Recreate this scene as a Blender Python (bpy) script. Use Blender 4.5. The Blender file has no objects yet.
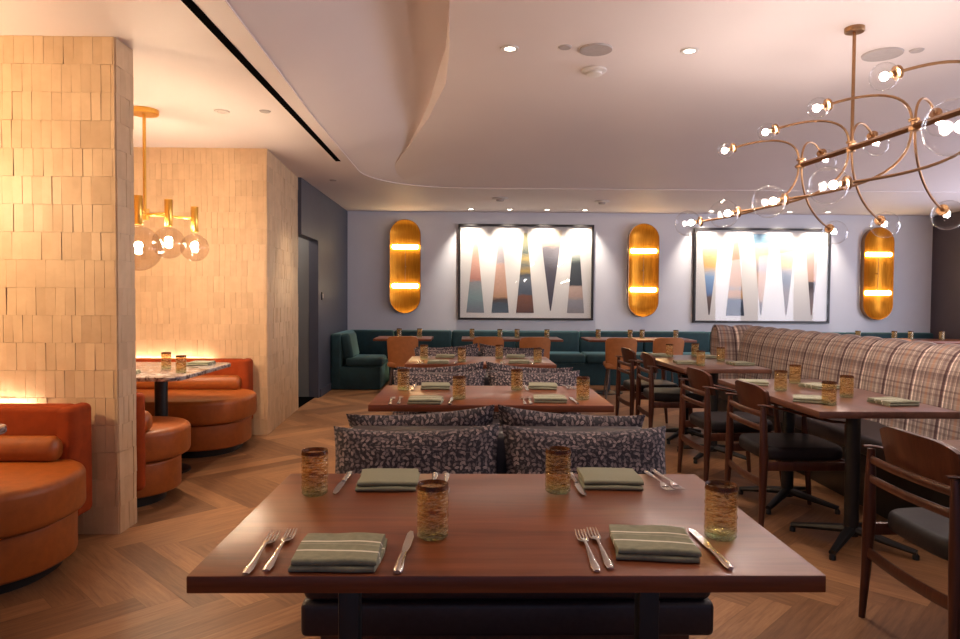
import bpy, bmesh, math, random
from mathutils import Vector, Matrix, Euler, noise
random.seed(7)
PI = math.pi
S = bpy.context.scene
C = bpy.data.collections.new('restaurant'); S.collection.children.link(C)

# ------------------------------------------------------------------ materials
def new_mat(name):
    m = bpy.data.materials.new(name); m.use_nodes = True
    nt = m.node_tree; nt.nodes.clear()
    out = nt.nodes.new('ShaderNodeOutputMaterial')
    return m, nt, out
def nd(nt, typ, **kw):
    n = nt.nodes.new(typ)
    for k, v in kw.items():
        if k.startswith('i_'):
            key = k[2:].replace('_', ' ')
            n.inputs[key].default_value = v
        else: setattr(n, k, v)
    return n
def lk(nt, a, b): nt.links.new(a, b)
def mth(nt, op, a, b=None, clamp=False):
    n = nt.nodes.new('ShaderNodeMath'); n.operation = op; n.use_clamp = clamp
    for i, v in enumerate((a, b)):
        if v is None: continue
        if isinstance(v, (int, float)): n.inputs[i].default_value = v
        else: nt.links.new(v, n.inputs[i])
    return n.outputs[0]
def ramp(nt, fac, stops, interp='LINEAR'):
    r = nt.nodes.new('ShaderNodeValToRGB'); r.color_ramp.interpolation = interp
    e = r.color_ramp.elements
    while len(e) < len(stops): e.new(0.5)
    for i, (p, c) in enumerate(stops):
        e[i].position = p; e[i].color = (*c, 1) if len(c) == 3 else c
    nt.links.new(fac, r.inputs[0]); return r.outputs[0]
def mix(nt, fac, a, b, mode='MIX'):
    n = nt.nodes.new('ShaderNodeMix'); n.data_type = 'RGBA'; n.blend_type = mode
    for sock, v in ((n.inputs['Factor'], fac), (n.inputs['A'], a), (n.inputs['B'], b)):
        pass
    ins = [n.inputs[0], n.inputs[6], n.inputs[7]]
    for sock, v in zip(ins, (fac, a, b)):
        if isinstance(v, (int, float)): sock.default_value = v
        elif isinstance(v, tuple): sock.default_value = (*v, 1) if len(v) == 3 else v
        else: nt.links.new(v, sock)
    return n.outputs[2]
def bsdf(nt, out, col=(.8,.8,.8), rough=.5, metal=0., spec=.5, coat=0., sheen=0., sheen_col=None):
    b = nt.nodes.new('ShaderNodeBsdfPrincipled')
    if isinstance(col, tuple): b.inputs['Base Color'].default_value = (*col, 1)
    else: nt.links.new(col, b.inputs['Base Color'])
    if isinstance(rough, (int, float)): b.inputs['Roughness'].default_value = rough
    else: nt.links.new(rough, b.inputs['Roughness'])
    b.inputs['Metallic'].default_value = metal
    b.inputs['Specular IOR Level'].default_value = spec
    b.inputs['Coat Weight'].default_value = coat
    b.inputs['Sheen Weight'].default_value = sheen
    b.inputs['Sheen Roughness'].default_value = .35
    if sheen_col: b.inputs['Sheen Tint'].default_value = (*sheen_col, 1)
    nt.links.new(b.outputs[0], out.inputs[0]); return b
def bump(nt, b, h, strength=.2, dist=.01):
    n = nt.nodes.new('ShaderNodeBump'); n.inputs['Strength'].default_value = strength; n.inputs['Distance'].default_value = dist
    nt.links.new(h, n.inputs['Height']); nt.links.new(n.outputs[0], b.inputs['Normal'])
def coords(nt, kind='Object', scale=(1,1,1)):
    t = nt.nodes.new('ShaderNodeTexCoord'); mp = nt.nodes.new('ShaderNodeMapping')
    mp.inputs['Scale'].default_value = scale
    nt.links.new(t.outputs[kind], mp.inputs[0]); return mp.outputs[0]
def nz(nt, vec, scale, detail=4, rough=.55, dist=0.):
    n = nt.nodes.new('ShaderNodeTexNoise'); n.inputs['Scale'].default_value = scale
    n.inputs['Detail'].default_value = detail; n.inputs['Roughness'].default_value = rough; n.inputs['Distortion'].default_value = dist
    nt.links.new(vec, n.inputs['Vector']); return n.outputs[0]

M = {}
def plain(name, col, rough=.5, metal=0., var=.08, scale=30, bmp=.05, stretch=(1,1,1), **kw):
    m, nt, out = new_mat(name)
    v = coords(nt, 'Object', stretch); f = nz(nt, v, scale)
    lo = tuple(c*(1-var) for c in col); hi = tuple(min(1, c*(1+var)) for c in col)
    c = ramp(nt, f, [(.3, lo), (.7, hi)])
    b = bsdf(nt, out, c, rough, metal, **kw)
    if bmp: bump(nt, b, f, bmp, .004)
    M[name] = m; return m
def wood(name, dark, mid, light, axis='x', rough=.35, scale=5., coat=0., spec=.5):
    m, nt, out = new_mat(name)
    st = {'x': (.25, 3.5, 3.5), 'y': (3.5, .25, 3.5), 'z': (3.5, 3.5, .25)}[axis]
    v = coords(nt, 'Object', st)
    f1 = nz(nt, v, scale, 6, .6, .6); f2 = nz(nt, v, scale*7, 3, .6)
    f = mth(nt, 'ADD', mth(nt, 'MULTIPLY', f1, .75), mth(nt, 'MULTIPLY', f2, .25))
    c = ramp(nt, f, [(.32, dark), (.5, mid), (.68, light)])
    b = bsdf(nt, out, c, rough, coat=coat, spec=spec); bump(nt, b, f2, .06, .002)
    M[name] = m; return m
def emit(name, col, strength):
    m, nt, out = new_mat(name)
    e = nt.nodes.new('ShaderNodeEmission'); e.inputs[0].default_value = (*col, 1); e.inputs[1].default_value = strength
    nt.links.new(e.outputs[0], out.inputs[0]); M[name] = m; return m
def glassy(name, tint, gloss=.04, rough=.02, ior=1.45, streak=None):
    m, nt, out = new_mat(name)
    tr = nt.nodes.new('ShaderNodeBsdfTransparent'); gl = nt.nodes.new('ShaderNodeBsdfGlossy')
    gl.inputs['Roughness'].default_value = rough
    if streak:
        v = coords(nt, 'Object', (1, 1, 5.5)); f = nz(nt, v, 34, 3, .6, .7)
        zc = nt.nodes.new('ShaderNodeSeparateXYZ'); tc = nt.nodes.new('ShaderNodeTexCoord')
        nt.links.new(tc.outputs['Object'], zc.inputs[0])
        body = ramp(nt, f, streak)
        zz = mth(nt, 'DIVIDE', zc.outputs[2], .115)
        low = ramp(nt, zz, [(.1, (.86,.93,.84)), (.26, (1,1,1))])
        body = mix(nt, ramp(nt, zz, [(.08, (1,1,1)), (.24, (0,0,0))]), body, (.74,.82,.68))
        rim = ramp(nt, zz, [(.93, (0,0,0)), (.955, (1,1,1))])
        body = mix(nt, rim, body, (.42,.19,.06))
        nt.links.new(body, tr.inputs[0])
    else: tr.inputs[0].default_value = (*tint, 1)
    fr = nt.nodes.new('ShaderNodeLayerWeight'); fr.inputs[0].default_value = .5
    fac = mth(nt, 'ADD', mth(nt, 'MULTIPLY', mth(nt, 'POWER', fr.outputs['Facing'], 4.), ior), gloss, True)
    mx = nt.nodes.new('ShaderNodeMixShader'); nt.links.new(fac, mx.inputs[0])
    nt.links.new(tr.outputs[0], mx.inputs[1]); nt.links.new(gl.outputs[0], mx.inputs[2])
    if streak:
        bp = nt.nodes.new('ShaderNodeBump'); bp.inputs['Strength'].default_value = .5; bp.inputs['Distance'].default_value = .004
        nt.links.new(f, bp.inputs['Height']); nt.links.new(bp.outputs[0], gl.inputs['Normal']); 
        f3 = nz(nt, v, 30, 2, .5, .5)
        ln = ramp(nt, f3, [(.37, (0,0,0)), (.40, (1,1,1)), (.43, (0,0,0)), (.49, (0,0,0)), (.52, (1,1,1)), (.55, (0,0,0)), (.64, (0,0,0)), (.68, (.8,.8,.8)), (.72, (0,0,0))])
        df = nt.nodes.new('ShaderNodeBsdfDiffuse'); d2 = nt.nodes.new('ShaderNodeMixShader')
        nt.links.new(mth(nt, 'ADD', mth(nt, 'ADD', mth(nt, 'MULTIPLY', ln, .5), .03), mth(nt, 'MULTIPLY', rim, .3)), d2.inputs[0])
        dc = mix(nt, rim, ramp(nt, f, [(.38, (.12,.05,.015)), (.5, (.60,.40,.17)), (.6, (.95,.82,.55))]), (.16,.06,.02)); nt.links.new(dc, df.inputs[0])
        nt.links.new(mx.outputs[0], d2.inputs[1]); nt.links.new(df.outputs[0], d2.inputs[2]); nt.links.new(d2.outputs[0], out.inputs[0])
    else: nt.links.new(mx.outputs[0], out.inputs[0])
    M[name] = m; return m

plain('ceiling_paint', (.76,.675,.66), .6, var=.01, scale=2, bmp=0)
plain('back_paint', (.70,.70,.74), .6, var=.02, scale=3, bmp=0)
plain('dark_paint', (.062,.07,.10), .5, var=.06, scale=4, bmp=0)
plain('plum_paint', (.07,.05,.062), .5, var=.06, scale=4, bmp=0)
plain('grey_paint', (.16,.17,.175), .55, var=.04, scale=4, bmp=0)
plain('black_metal', (.012,.012,.013), .4, var=.1, bmp=.02)
plain('slot_black', (.004,.004,.004), .9, var=.1, bmp=0, spec=.0)
plain('dark_leather', (.028,.022,.027), .38, var=.15, scale=60, bmp=.12)
plain('bench_leather', (.026,.020,.025), .42, var=.15, scale=60, bmp=.12)
plain('seat_leather', (.020,.017,.020), .5, var=.15, scale=60, bmp=.12, spec=.3)
plain('tan_leather', (.345,.088,.013), .42, var=.12, scale=25, bmp=.08)
plain('rust_velvet', (.30,.044,.006), .8, var=.16, scale=14, bmp=.04, spec=.2)
plain('teal_velvet', (.010,.046,.054), .7, var=.2, scale=9, bmp=.04, sheen=.5, sheen_col=(.45,.85,.85))
plain('orange_leather', (.42,.155,.045), .5, var=.1, scale=20, bmp=.05)
plain('napkin_cloth', (.225,.225,.155), .85, var=.08, scale=300, bmp=.15)
plain('steel', (.62,.58,.55), .22, 1., var=.05, bmp=0)
plain('aged_brass', (.36,.20,.10), .32, 1., var=.12, scale=20, bmp=0)
plain('gold_brass', (.85,.48,.10), .3, 1., var=.05, scale=20, bmp=0)
plain('frame_black', (.018,.014,.014), .4, var=.1, bmp=0)
plain('paper_white', (.80,.77,.73), .7, var=.01, bmp=0)
plain('fixture_grey', (.42,.37,.36), .6, var=.05, bmp=0)
plain('fixture_white', (.68,.63,.60), .5, var=.02, bmp=0)
plain('chair_leg_metal', (.10,.06,.04), .45, .3, var=.1, bmp=0)
wood('walnut_top', (.10,.026,.010), (.185,.051,.019), (.25,.078,.032), 'x', .3, 4, spec=.42)
wood('walnut_top_long', (.085,.033,.02), (.13,.053,.033), (.175,.075,.05), 'y', .3, 4, spec=.5)
wood('chair_walnut', (.045,.014,.009), (.082,.026,.014), (.125,.042,.021), 'z', .32, 6, coat=.1)
glassy('clear_globe', (.98,.98,.98), .014, .02, .9)
glassy('smoke_globe', (.89,.85,.82), .04, .02, .7)
glassy('pane_glass', (.98,.98,.98), .03, .02, .5)
glassy('amber_glass', (1,1,1), .05, .10, .5, streak=[(.30,(.70,.46,.20)), (.42,(.92,.78,.52)), (.50,(.98,.92,.80)), (.60,(.94,.82,.56)), (.70,(.75,.52,.24))])
emit('bulb_warm', (1,.80,.56), 700)
emit('bulb_white', (1,.84,.74), 360)
emit('sconce_bulb', (1,.78,.42), 22)
emit('led_warm', (1,.86,.66), 105)
emit('lens_glow', (1,.86,.68), 18)

# oak herringbone: per-plank tone from a face attribute, grain along the plank UV
m, nt, out = new_mat('oak_planks'); M['oak_planks'] = m
uv = nd(nt, 'ShaderNodeUVMap'); at = nd(nt, 'ShaderNodeAttribute', attribute_name='tone')
mp = nd(nt, 'ShaderNodeMapping'); mp.inputs['Scale'].default_value = (1.1, 14, 1); lk(nt, uv.outputs[0], mp.inputs[0])
g1 = nz(nt, mp.outputs[0], 3.2, 5, .6, .8); g2 = nz(nt, mp.outputs[0], 14, 3, .6)
g = mth(nt, 'ADD', mth(nt, 'MULTIPLY', g1, .7), mth(nt, 'MULTIPLY', g2, .3))
c = ramp(nt, g, [(.3, (.19,.088,.042)), (.5, (.29,.145,.068)), (.7, (.38,.205,.10))])
tn = ramp(nt, at.outputs['Fac'], [(0, (.60,.54,.50)), (.5, (.98,.95,.92)), (1, (1.3,1.27,1.2))])
c = mix(nt, 1., c, tn, 'MULTIPLY')
b = bsdf(nt, out, c, .42, spec=.4); bump(nt, b, g2, .08, .002)

# hand made tile: per-tile tone
m, nt, out = new_mat('clay_tile'); M['clay_tile'] = m
at = nd(nt, 'ShaderNodeAttribute', attribute_name='tone')
v = coords(nt, 'Object', (1,1,1)); f = nz(nt, v, 11, 4)
c = ramp(nt, f, [(.3, (.63,.43,.255)), (.7, (.71,.50,.305))])
tn = ramp(nt, at.outputs['Fac'], [(0, (.88,.85,.83)), (.5, (.98,.97,.96)), (1, (1.07,1.07,1.07))])
c = mix(nt, 1., c, tn, 'MULTIPLY'); b = bsdf(nt, out, c, .45, spec=.4); bump(nt, b, f, .25, .006)
plain('grout', (.40,.27,.18), .9, var=.08, bmp=0)

# leafy cushion print
m, nt, out = new_mat('leaf_print'); M['leaf_print'] = m
uv = nd(nt, 'ShaderNodeUVMap'); 
def leaves(scale, off, rad, asp):
    mp = nd(nt, 'ShaderNodeMapping'); mp.inputs['Scale'].default_value = (scale, scale, 1); mp.inputs['Location'].default_value = off
    lk(nt, uv.outputs[0], mp.inputs[0])
    vo = nd(nt, 'ShaderNodeTexVoronoi', voronoi_dimensions='2D'); vo.inputs['Scale'].default_value = 1; vo.inputs['Randomness'].default_value = .75
    lk(nt, mp.outputs[0], vo.inputs['Vector'])
    sb = nd(nt, 'ShaderNodeVectorMath', operation='SUBTRACT'); lk(nt, mp.outputs[0], sb.inputs[0]); lk(nt, vo.outputs['Position'], sb.inputs[1])
    sc = nd(nt, 'ShaderNodeSeparateColor'); lk(nt, vo.outputs['Color'], sc.inputs[0])
    an = mth(nt, 'MULTIPLY', sc.outputs[0], 6.283)
    ro = nd(nt, 'ShaderNodeVectorRotate', rotation_type='Z_AXIS'); lk(nt, sb.outputs[0], ro.inputs['Vector']); lk(nt, an, ro.inputs['Angle'])
    sp = nd(nt, 'ShaderNodeSeparateXYZ'); lk(nt, ro.outputs[0], sp.inputs[0])
    x = mth(nt, 'DIVIDE', sp.outputs[0], rad); y = mth(nt, 'ABSOLUTE', mth(nt, 'DIVIDE', sp.outputs[1], rad/asp))
    d = mth(nt, 'ADD', mth(nt, 'MULTIPLY', x, x), y)          # pointed leaf outline
    body = mth(nt, 'LESS_THAN', d, 1.); vein = mth(nt, 'LESS_THAN', y, .10)
    return mth(nt, 'SUBTRACT', body, mth(nt, 'MULTIPLY', vein, body)), sc.outputs[1]
l1, t1 = leaves(50, (0,0,0), .56, 2.3)
l2, t2 = leaves(72, (3.3,1.7,0), .42, 2.4)
c = mix(nt, l2, (.014,.010,.018), (.085,.065,.08))
lc = ramp(nt, t1, [(0, (.12,.09,.10)), (1, (.33,.25,.25))])
c = mix(nt, l1, c, lc)
b = bsdf(nt, out, c, .8)

# plaid upholstery
m, nt, out = new_mat('plaid_cloth'); M['plaid_cloth'] = m
uv = nd(nt, 'ShaderNodeUVMap'); sp = nd(nt, 'ShaderNodeSeparateXYZ'); lk(nt, uv.outputs[0], sp.inputs[0])
fu = mth(nt, 'FRACT', mth(nt, 'DIVIDE', mth(nt, 'SUBTRACT', sp.outputs[0], .010), .28)); fv = mth(nt, 'FRACT', mth(nt, 'DIVIDE', sp.outputs[1], .215))
base, mid, drk, lit = (.41,.35,.31), (.28,.225,.21), (.11,.06,.065), (.85,.72,.61)
cu = ramp(nt, fu, [(0, (1,.92,.82)), (.07, base), (.10, mid), (.13, base), (.19, lit), (.205, base), (.24, mid), (.30, base), (.355, lit), (.37, mid), (.43, base), (.50, (.46,.30,.22)), (.58, base), (.64, mid), (.68, base), (.73, lit), (.74, base), (.79, mid), (.86, base), (.90, drk), (.955, mid)], 'CONSTANT')
cv = ramp(nt, fv, [(0, (.35,.22,.22)), (.09, (.8,.68,.64)), (.17, (.5,.36,.34)), (.2, (.9,.8,.75)), (.32, (1.1,1.04,1.)), (.345, (.85,.75,.7)), (.45, (.55,.4,.38)), (.52, (.9,.8,.75)), (.62, (.42,.28,.28)), (.67, (.9,.8,.76)), (.78, (1.2,1.1,1.05)), (.8, (.75,.62,.58)), (.9, (.5,.36,.34))], 'CONSTANT')
c = mix(nt, .72, cu, cv, 'MULTIPLY')
wv = nz(nt, uv.outputs[0], 500, 2); c = mix(nt, .25, c, ramp(nt, wv, [(.3, (.5,.5,.5)), (.7, (1.2,1.2,1.2))]), 'MULTIPLY')
b = bsdf(nt, out, c, .85, sheen=.15)

# napkin with two woven stripes (wobbling, object space)
m, nt, out = new_mat('striped_napkin'); M['striped_napkin'] = m
tc = nd(nt, 'ShaderNodeTexCoord'); sp = nd(nt, 'ShaderNodeSeparateXYZ'); lk(nt, tc.outputs['Object'], sp.inputs[0])
wob = mth(nt, 'MULTIPLY', mth(nt, 'SINE', mth(nt, 'MULTIPLY', sp.outputs[0], 26)), .004)
yy = mth(nt, 'ADD', sp.outputs[1], wob)
s1 = mth(nt, 'LESS_THAN', mth(nt, 'ABSOLUTE', mth(nt, 'ADD', yy, .030)), .0034)
s2 = mth(nt, 'LESS_THAN', mth(nt, 'ABSOLUTE', mth(nt, 'SUBTRACT', mth(nt, 'SUBTRACT', yy, wob), .020)), .0034)
s3 = mth(nt, 'LESS_THAN', mth(nt, 'ABSOLUTE', mth(nt, 'SUBTRACT', yy, .004)), .0012)
st = mth(nt, 'ADD', mth(nt, 'ADD', s1, s2), mth(nt, 'MULTIPLY', s3, .35), True)
f = nz(nt, tc.outputs['Object'], 60, 3)
c = mix(nt, st, ramp(nt, f, [(.3, (.20,.20,.135)), (.7, (.27,.27,.185))]), (.72,.68,.56))
b = bsdf(nt, out, c, .85); bump(nt, b, nz(nt, tc.outputs['Object'], 700, 1), .2, .001)

# marble
m, nt, out = new_mat('veined_marble'); M['veined_marble'] = m
v = coords(nt, 'Object', (1,1,1)); f = nz(nt, v, 4.5, 7, .62, 1.6)
vein = ramp(nt, f, [(.38, (.42,.37,.34)), (.44, (.30,.22,.20)), (.485, (.06,.025,.025)), (.52, (.38,.32,.29)), (.60, (.50,.45,.42)), (.66, (.12,.06,.055)), (.71, (.42,.38,.35))])
bsdf(nt, out, vein, .18)

# brushed sconce reflector
m, nt, out = new_mat('brushed_gold'); M['brushed_gold'] = m
v = coords(nt, 'Object', (30, 1, 1)); f = nz(nt, v, 4, 3)
c = ramp(nt, f, [(.3, (.36,.13,.012)), (.7, (.56,.235,.027))])
b1 = nd(nt, 'ShaderNodeBsdfDiffuse'); lk(nt, c, b1.inputs[0])
b2 = nd(nt, 'ShaderNodeBsdfAnisotropic' if False else 'ShaderNodeBsdfGlossy'); lk(nt, c, b2.inputs[0]); b2.inputs['Roughness'].default_value = .34
mx = nd(nt, 'ShaderNodeMixShader'); mx.inputs[0].default_value = .72; lk(nt, b1.outputs[0], mx.inputs[1]); lk(nt, b2.outputs[0], mx.inputs[2]); lk(nt, mx.outputs[0], out.inputs[0])

# printed landscape bands of one art triangle: z runs 0..1 bottom to top in UV; paler top stops paint in spotlight glare
def art_mat(name, stops, sc=9):
    m, nt, out = new_mat(name); M[name] = m
    uv = nd(nt, 'ShaderNodeUVMap'); sp = nd(nt, 'ShaderNodeSeparateXYZ'); lk(nt, uv.outputs[0], sp.inputs[0])
    mp = nd(nt, 'ShaderNodeMapping'); mp.inputs['Scale'].default_value = (1, 3, 1); lk(nt, uv.outputs[0], mp.inputs[0])
    n = nz(nt, mp.outputs[0], sc, 4, .6, .5)
    t = mth(nt, 'ADD', sp.outputs[1], mth(nt, 'MULTIPLY', mth(nt, 'SUBTRACT', n, .5), .09))
    c = ramp(nt, t, stops)
    c = mix(nt, .35, c, ramp(nt, nz(nt, mp.outputs[0], sc*3, 4), [(.3, (.6,.6,.6)), (.7, (1.25,1.25,1.25))]), 'MULTIPLY')
    bsdf(nt, out, c, .7)

# ------------------------------------------------------------------ mesh builder
class MB:
    def __init__(s): s.bm = bmesh.new(); s.uv = s.bm.loops.layers.uv.new('UVMap'); s.smooth = set()
    def poly(s, pts, uvs=None):
        f = s.bm.faces.new([s.bm.verts.new(p) for p in pts])
        if uvs:
            for l, u in zip(f.loops, uvs): l[s.uv].uv = u
        return f
    def box(s, c, size, bev=0., seg=2, rot=None):
        t = bmesh.new(); bmesh.ops.create_cube(t, size=1)
        bmesh.ops.scale(t, vec=size, verts=t.verts)
        if bev > 0: bmesh.ops.bevel(t, geom=list(t.edges), offset=min(bev, min(size)*.49), segments=seg, affect='EDGES', profile=.5)
        mat = Matrix.Translation(c)
        if rot: mat = mat @ Euler(rot).to_matrix().to_4x4()
        bmesh.ops.transform(t, matrix=mat, verts=t.verts); s.merge(t)
    def merge(s, t):
        mp = {v: s.bm.verts.new(v.co) for v in t.verts}
        for f in t.faces:
            try: s.bm.faces.new([mp[v] for v in f.verts])
            except ValueError: pass
        t.free()
    def prism(s, pts, z0, z1, bev=0., seg=2):
        t = bmesh.new(); f = t.faces.new([t.verts.new((x, y, z0)) for x, y in pts])
        r = bmesh.ops.extrude_face_region(t, geom=[f])
        bmesh.ops.translate(t, vec=(0,0,z1-z0), verts=[g for g in r['geom'] if isinstance(g, bmesh.types.BMVert)])
        bmesh.ops.recalc_face_normals(t, faces=t.faces)
        if bev > 0:
            es = [e for e in t.edges if len(e.link_faces) == 2 and abs(e.verts[0].co.z-e.verts[1].co.z) < 1e-6]
            bmesh.ops.bevel(t, geom=es, offset=bev, segments=seg, affect='EDGES', profile=.5)
        s.merge(t)
    def tube(s, pts, rad, seg=10, flat=(1,1), up=(0,0,1), cap=True):
        pts = [Vector(p) for p in pts]; n = len(pts)
        if not isinstance(rad, (list, tuple)): rad = [rad]*n
        rings = []; prev = None
        for i, p in enumerate(pts):
            d = (pts[min(i+1, n-1)] - pts[max(i-1, 0)]).normalized()
            a = d.cross(Vector(up)) if prev is None else prev - d*prev.dot(d)
            if a.length < 1e-4: a = d.cross(Vector((1,0,0)))
            a.normalize(); b = a.cross(d).normalized(); prev = a
            rings.append([s.bm.verts.new(p + a*math.cos(t)*rad[i]*flat[0] + b*math.sin(t)*rad[i]*flat[1]) for t in [2*PI*k/seg for k in range(seg)]])
        for r0, r1 in zip(rings, rings[1:]):
            for k in range(seg): s.bm.faces.new((r0[k], r0[(k+1) % seg], r1[(k+1) % seg], r1[k]))
        if cap: s.bm.faces.new(rings[0][::-1]); s.bm.faces.new(rings[-1])
    def lathe(s, prof, c=(0,0,0), seg=24, axis=(0,0,1)):
        q = Vector((0,0,1)).rotation_difference(Vector(axis).normalized()); c = Vector(c); rings = []
        for r, z in prof:
            if r < 1e-6: rings.append([s.bm.verts.new(c + q @ Vector((0,0,z)))])
            else: rings.append([s.bm.verts.new(c + q @ Vector((r*math.cos(2*PI*k/seg), r*math.sin(2*PI*k/seg), z))) for k in range(seg)])
        for a, b in zip(rings, rings[1:]):
            if len(a) == 1 and len(b) == 1: continue
            for k in range(seg):
                k2 = (k+1) % seg
                if len(a) == 1: s.bm.faces.new((a[0], b[k2], b[k]))
                elif len(b) == 1: s.bm.faces.new((a[k], a[k2], b[0]))
                else: s.bm.faces.new((a[k], a[k2], b[k2], b[k]))
    def sphere(s, c, r, seg=20, rings=12, sc=(1,1,1)):
        t = bmesh.new(); bmesh.ops.create_uvsphere(t, u_segments=seg, v_segments=rings, radius=r)
        bmesh.ops.scale(t, vec=sc, verts=t.verts); bmesh.ops.translate(t, vec=c, verts=t.verts); s.merge(t)
    def grid(s, fn, nu, nv, uvfn=None, flip=False):
        vs = [[s.bm.verts.new(fn(i/nu, j/nv)) for j in range(nv+1)] for i in range(nu+1)]
        for i in range(nu):
            for j in range(nv):
                q = [(i,j), (i+1,j), (i+1,j+1), (i,j+1)]
                if flip: q = q[::-1]
                f = s.bm.faces.new([vs[a][b] for a, b in q])
                if uvfn:
                    for l, (a, b) in zip(f.loops, q): l[s.uv].uv = uvfn(a/nu, b/nv)
        return vs
    def build(s, name, mat, parent=None, smooth=True, angle=40, fix=True):
        if fix: bmesh.ops.recalc_face_normals(s.bm, faces=s.bm.faces)
        me = bpy.data.meshes.new(name); s.bm.to_mesh(me); s.bm.free()
        me.materials.append(M[mat] if isinstance(mat, str) else mat)
        if smooth:
            for p in me.polygons: p.use_smooth = True
            me.set_sharp_from_angle(angle=math.radians(angle))
        o = bpy.data.objects.new(name, me); C.objects.link(o)
        if parent: o.parent = parent
        return o

def thing(name, label, cat, loc=(0,0,0), rz=0, group=None):
    o = bpy.data.objects.new(name, None); o.empty_display_size = .1; C.objects.link(o)
    o.location = loc; o.rotation_euler = (0,0,rz); o['label'] = label; o['category'] = cat
    if group: o['group'] = group
    return o
def tag(o, label, cat, group=None, kind=None):
    o['label'] = label; o['category'] = cat
    if group: o['group'] = group
    if kind: o['kind'] = kind
    return o
def struct(o): o['kind'] = 'structure'; return o
def dup(root, loc, rz=None, label=None, group=None):
    r = root.copy(); C.objects.link(r); r.location = loc
    if rz is not None: r.rotation_euler = (0,0,rz)
    if label: r['label'] = label
    if group: r['group'] = group
    for ch in list(root.children):
        c = ch.copy(); C.objects.link(c); c.parent = r
        for g in list(ch.children):
            d = g.copy(); C.objects.link(d); d.parent = c
    return r
class Proto:
    """first use hands out the thing itself, later uses copies of it and its parts"""
    def __init__(s, make): s.make = make; s.first = None
    def put(s, loc, rz, label, group=None):
        if s.first is None:
            s.first = s.make(label); s.first.location = loc; s.first.rotation_euler = (0,0,rz)
            if group: s.first['group'] = group
            return s.first
        return dup(s.first, loc, rz, label, group)

HC = 2.643      # soffit height
YB = 10.864     # back wall
XR = 7.42
# ------------------------------------------------------------------ floor
def make_floor():
    W_, N = .135, 7; t = MB(); tone = []
    c45 = math.sqrt(.5)
    def tow(x, y):      # herringbone cell coords -> world: (1,1) runs along +X
        return ((x+y)*c45*W_ + .12, (y-x)*c45*W_ + 3.47)
    x0, x1, y0, y1 = -3.3, XR+.1, .3, YB+.1
    g = .006
    R_ = random.Random(3)
    for iy in range(-120, 160):
        for ix in range(-160, 120):
            k = (ix-iy) % (2*N)
            if k == 0: a, b, w, h = ix, iy, N, 1
            elif k == 2*N-1: a, b, w, h = ix, iy, 1, N
            else: continue
            cx, cy = tow(a+w/2, b+h/2)
            if not (x0-.6 < cx < x1+.4 and y0-.6 < cy < y1+.4): continue
            q = [(a+g, b+g), (a+w-g, b+g), (a+w-g, b+h-g), (a+g, b+h-g)]
            ou, ov = R_.random()*9, R_.random()*9
            uvs = [((p[0]*W_+ou, p[1]*W_+ov) if h == 1 else (p[1]*W_+ou, p[0]*W_+ov)) for p in q]
            t.poly([(*tow(*p), 0) for p in q], uvs); tone.append(R_.random())
    t.poly([(-6,-4,-.002), (XR+.2,-4,-.002), (XR+.2,YB+.2,-.002), (-6,YB+.2,-.002)]); tone.append(.1)
    o = t.build('floor', 'oak_planks', smooth=False)
    at = o.data.attributes.new('tone', 'FLOAT', 'FACE'); at.data.foreach_set('value', tone)
    return struct(o)
make_floor()

# ------------------------------------------------------------------ ceiling: soffit + coved centre
HM = .175; R0 = 1.1
def xe(y):
    pts = [(-4,-1.06), (3.2,-1.125), (5.2,-1.175), (9,-1.185)]
    for (a, b), (c, d) in zip(pts, pts[1:]):
        if a <= y <= c: return b + (d-b)*(y-a)/(c-a)
    return pts[-1][1]
YE = 8.53
def xb(y):
    v = YE-y
    return xe(y) + (R0-math.sqrt(max(0, R0*R0-(R0-v)**2)) if v < R0 else 0)
def tab(t, v):
    for (p, q), (r_, s_) in zip(t, t[1:]):
        if p <= v <= r_: return q + (s_-q)*(v-p)/(r_-p)
    return t[-1][1] if v > t[-1][0] else t[0][1]
WA = [(0,.10), (.57,.25), (1.65,.58), (2.64,.84), (3.5,1.0), (4.2,1.03)]     # width of the side cove against distance from the back edge
ST_ = [(0,0), (.8,0), (1.65,.02), (2.3,.07), (3.0,.19), (3.6,.28), (5,.31)] # how far it rises behind the edge of the flat ceiling
LIP = .008
def uv2(x, y):
    u, v = x-xe(y), YE-y
    mn = min(u, v); d = mn
    if u < R0 and v < R0: d = R0-math.hypot(R0-u, R0-v)
    return max(0, u-mn+d), max(0, v-mn+d)
def flat(v): tb = min(1, v/3.4); return HM*(1-(1-tb)**2.0)
def cove(x, y):
    return HC + LIP + flat(uv2(x, y)[1])
def side_cove(x, y):
    u, v = uv2(x, y); sa = min(1, u/tab(WA, v))
    return HC + LIP + (flat(v) + tab(ST_, v))*sa**1.1
def crease_x(y):
    lo, hi = xb(y), .6
    f = lambda x: (lambda q: q[0]-tab(WA, q[1]))(uv2(x, y))
    if f(lo+1e-4) >= 0: return None
    for _ in range(40):
        m_ = (lo+hi)/2
        if f(m_) < 0: lo = m_
        else: hi = m_
    return lo
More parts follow.
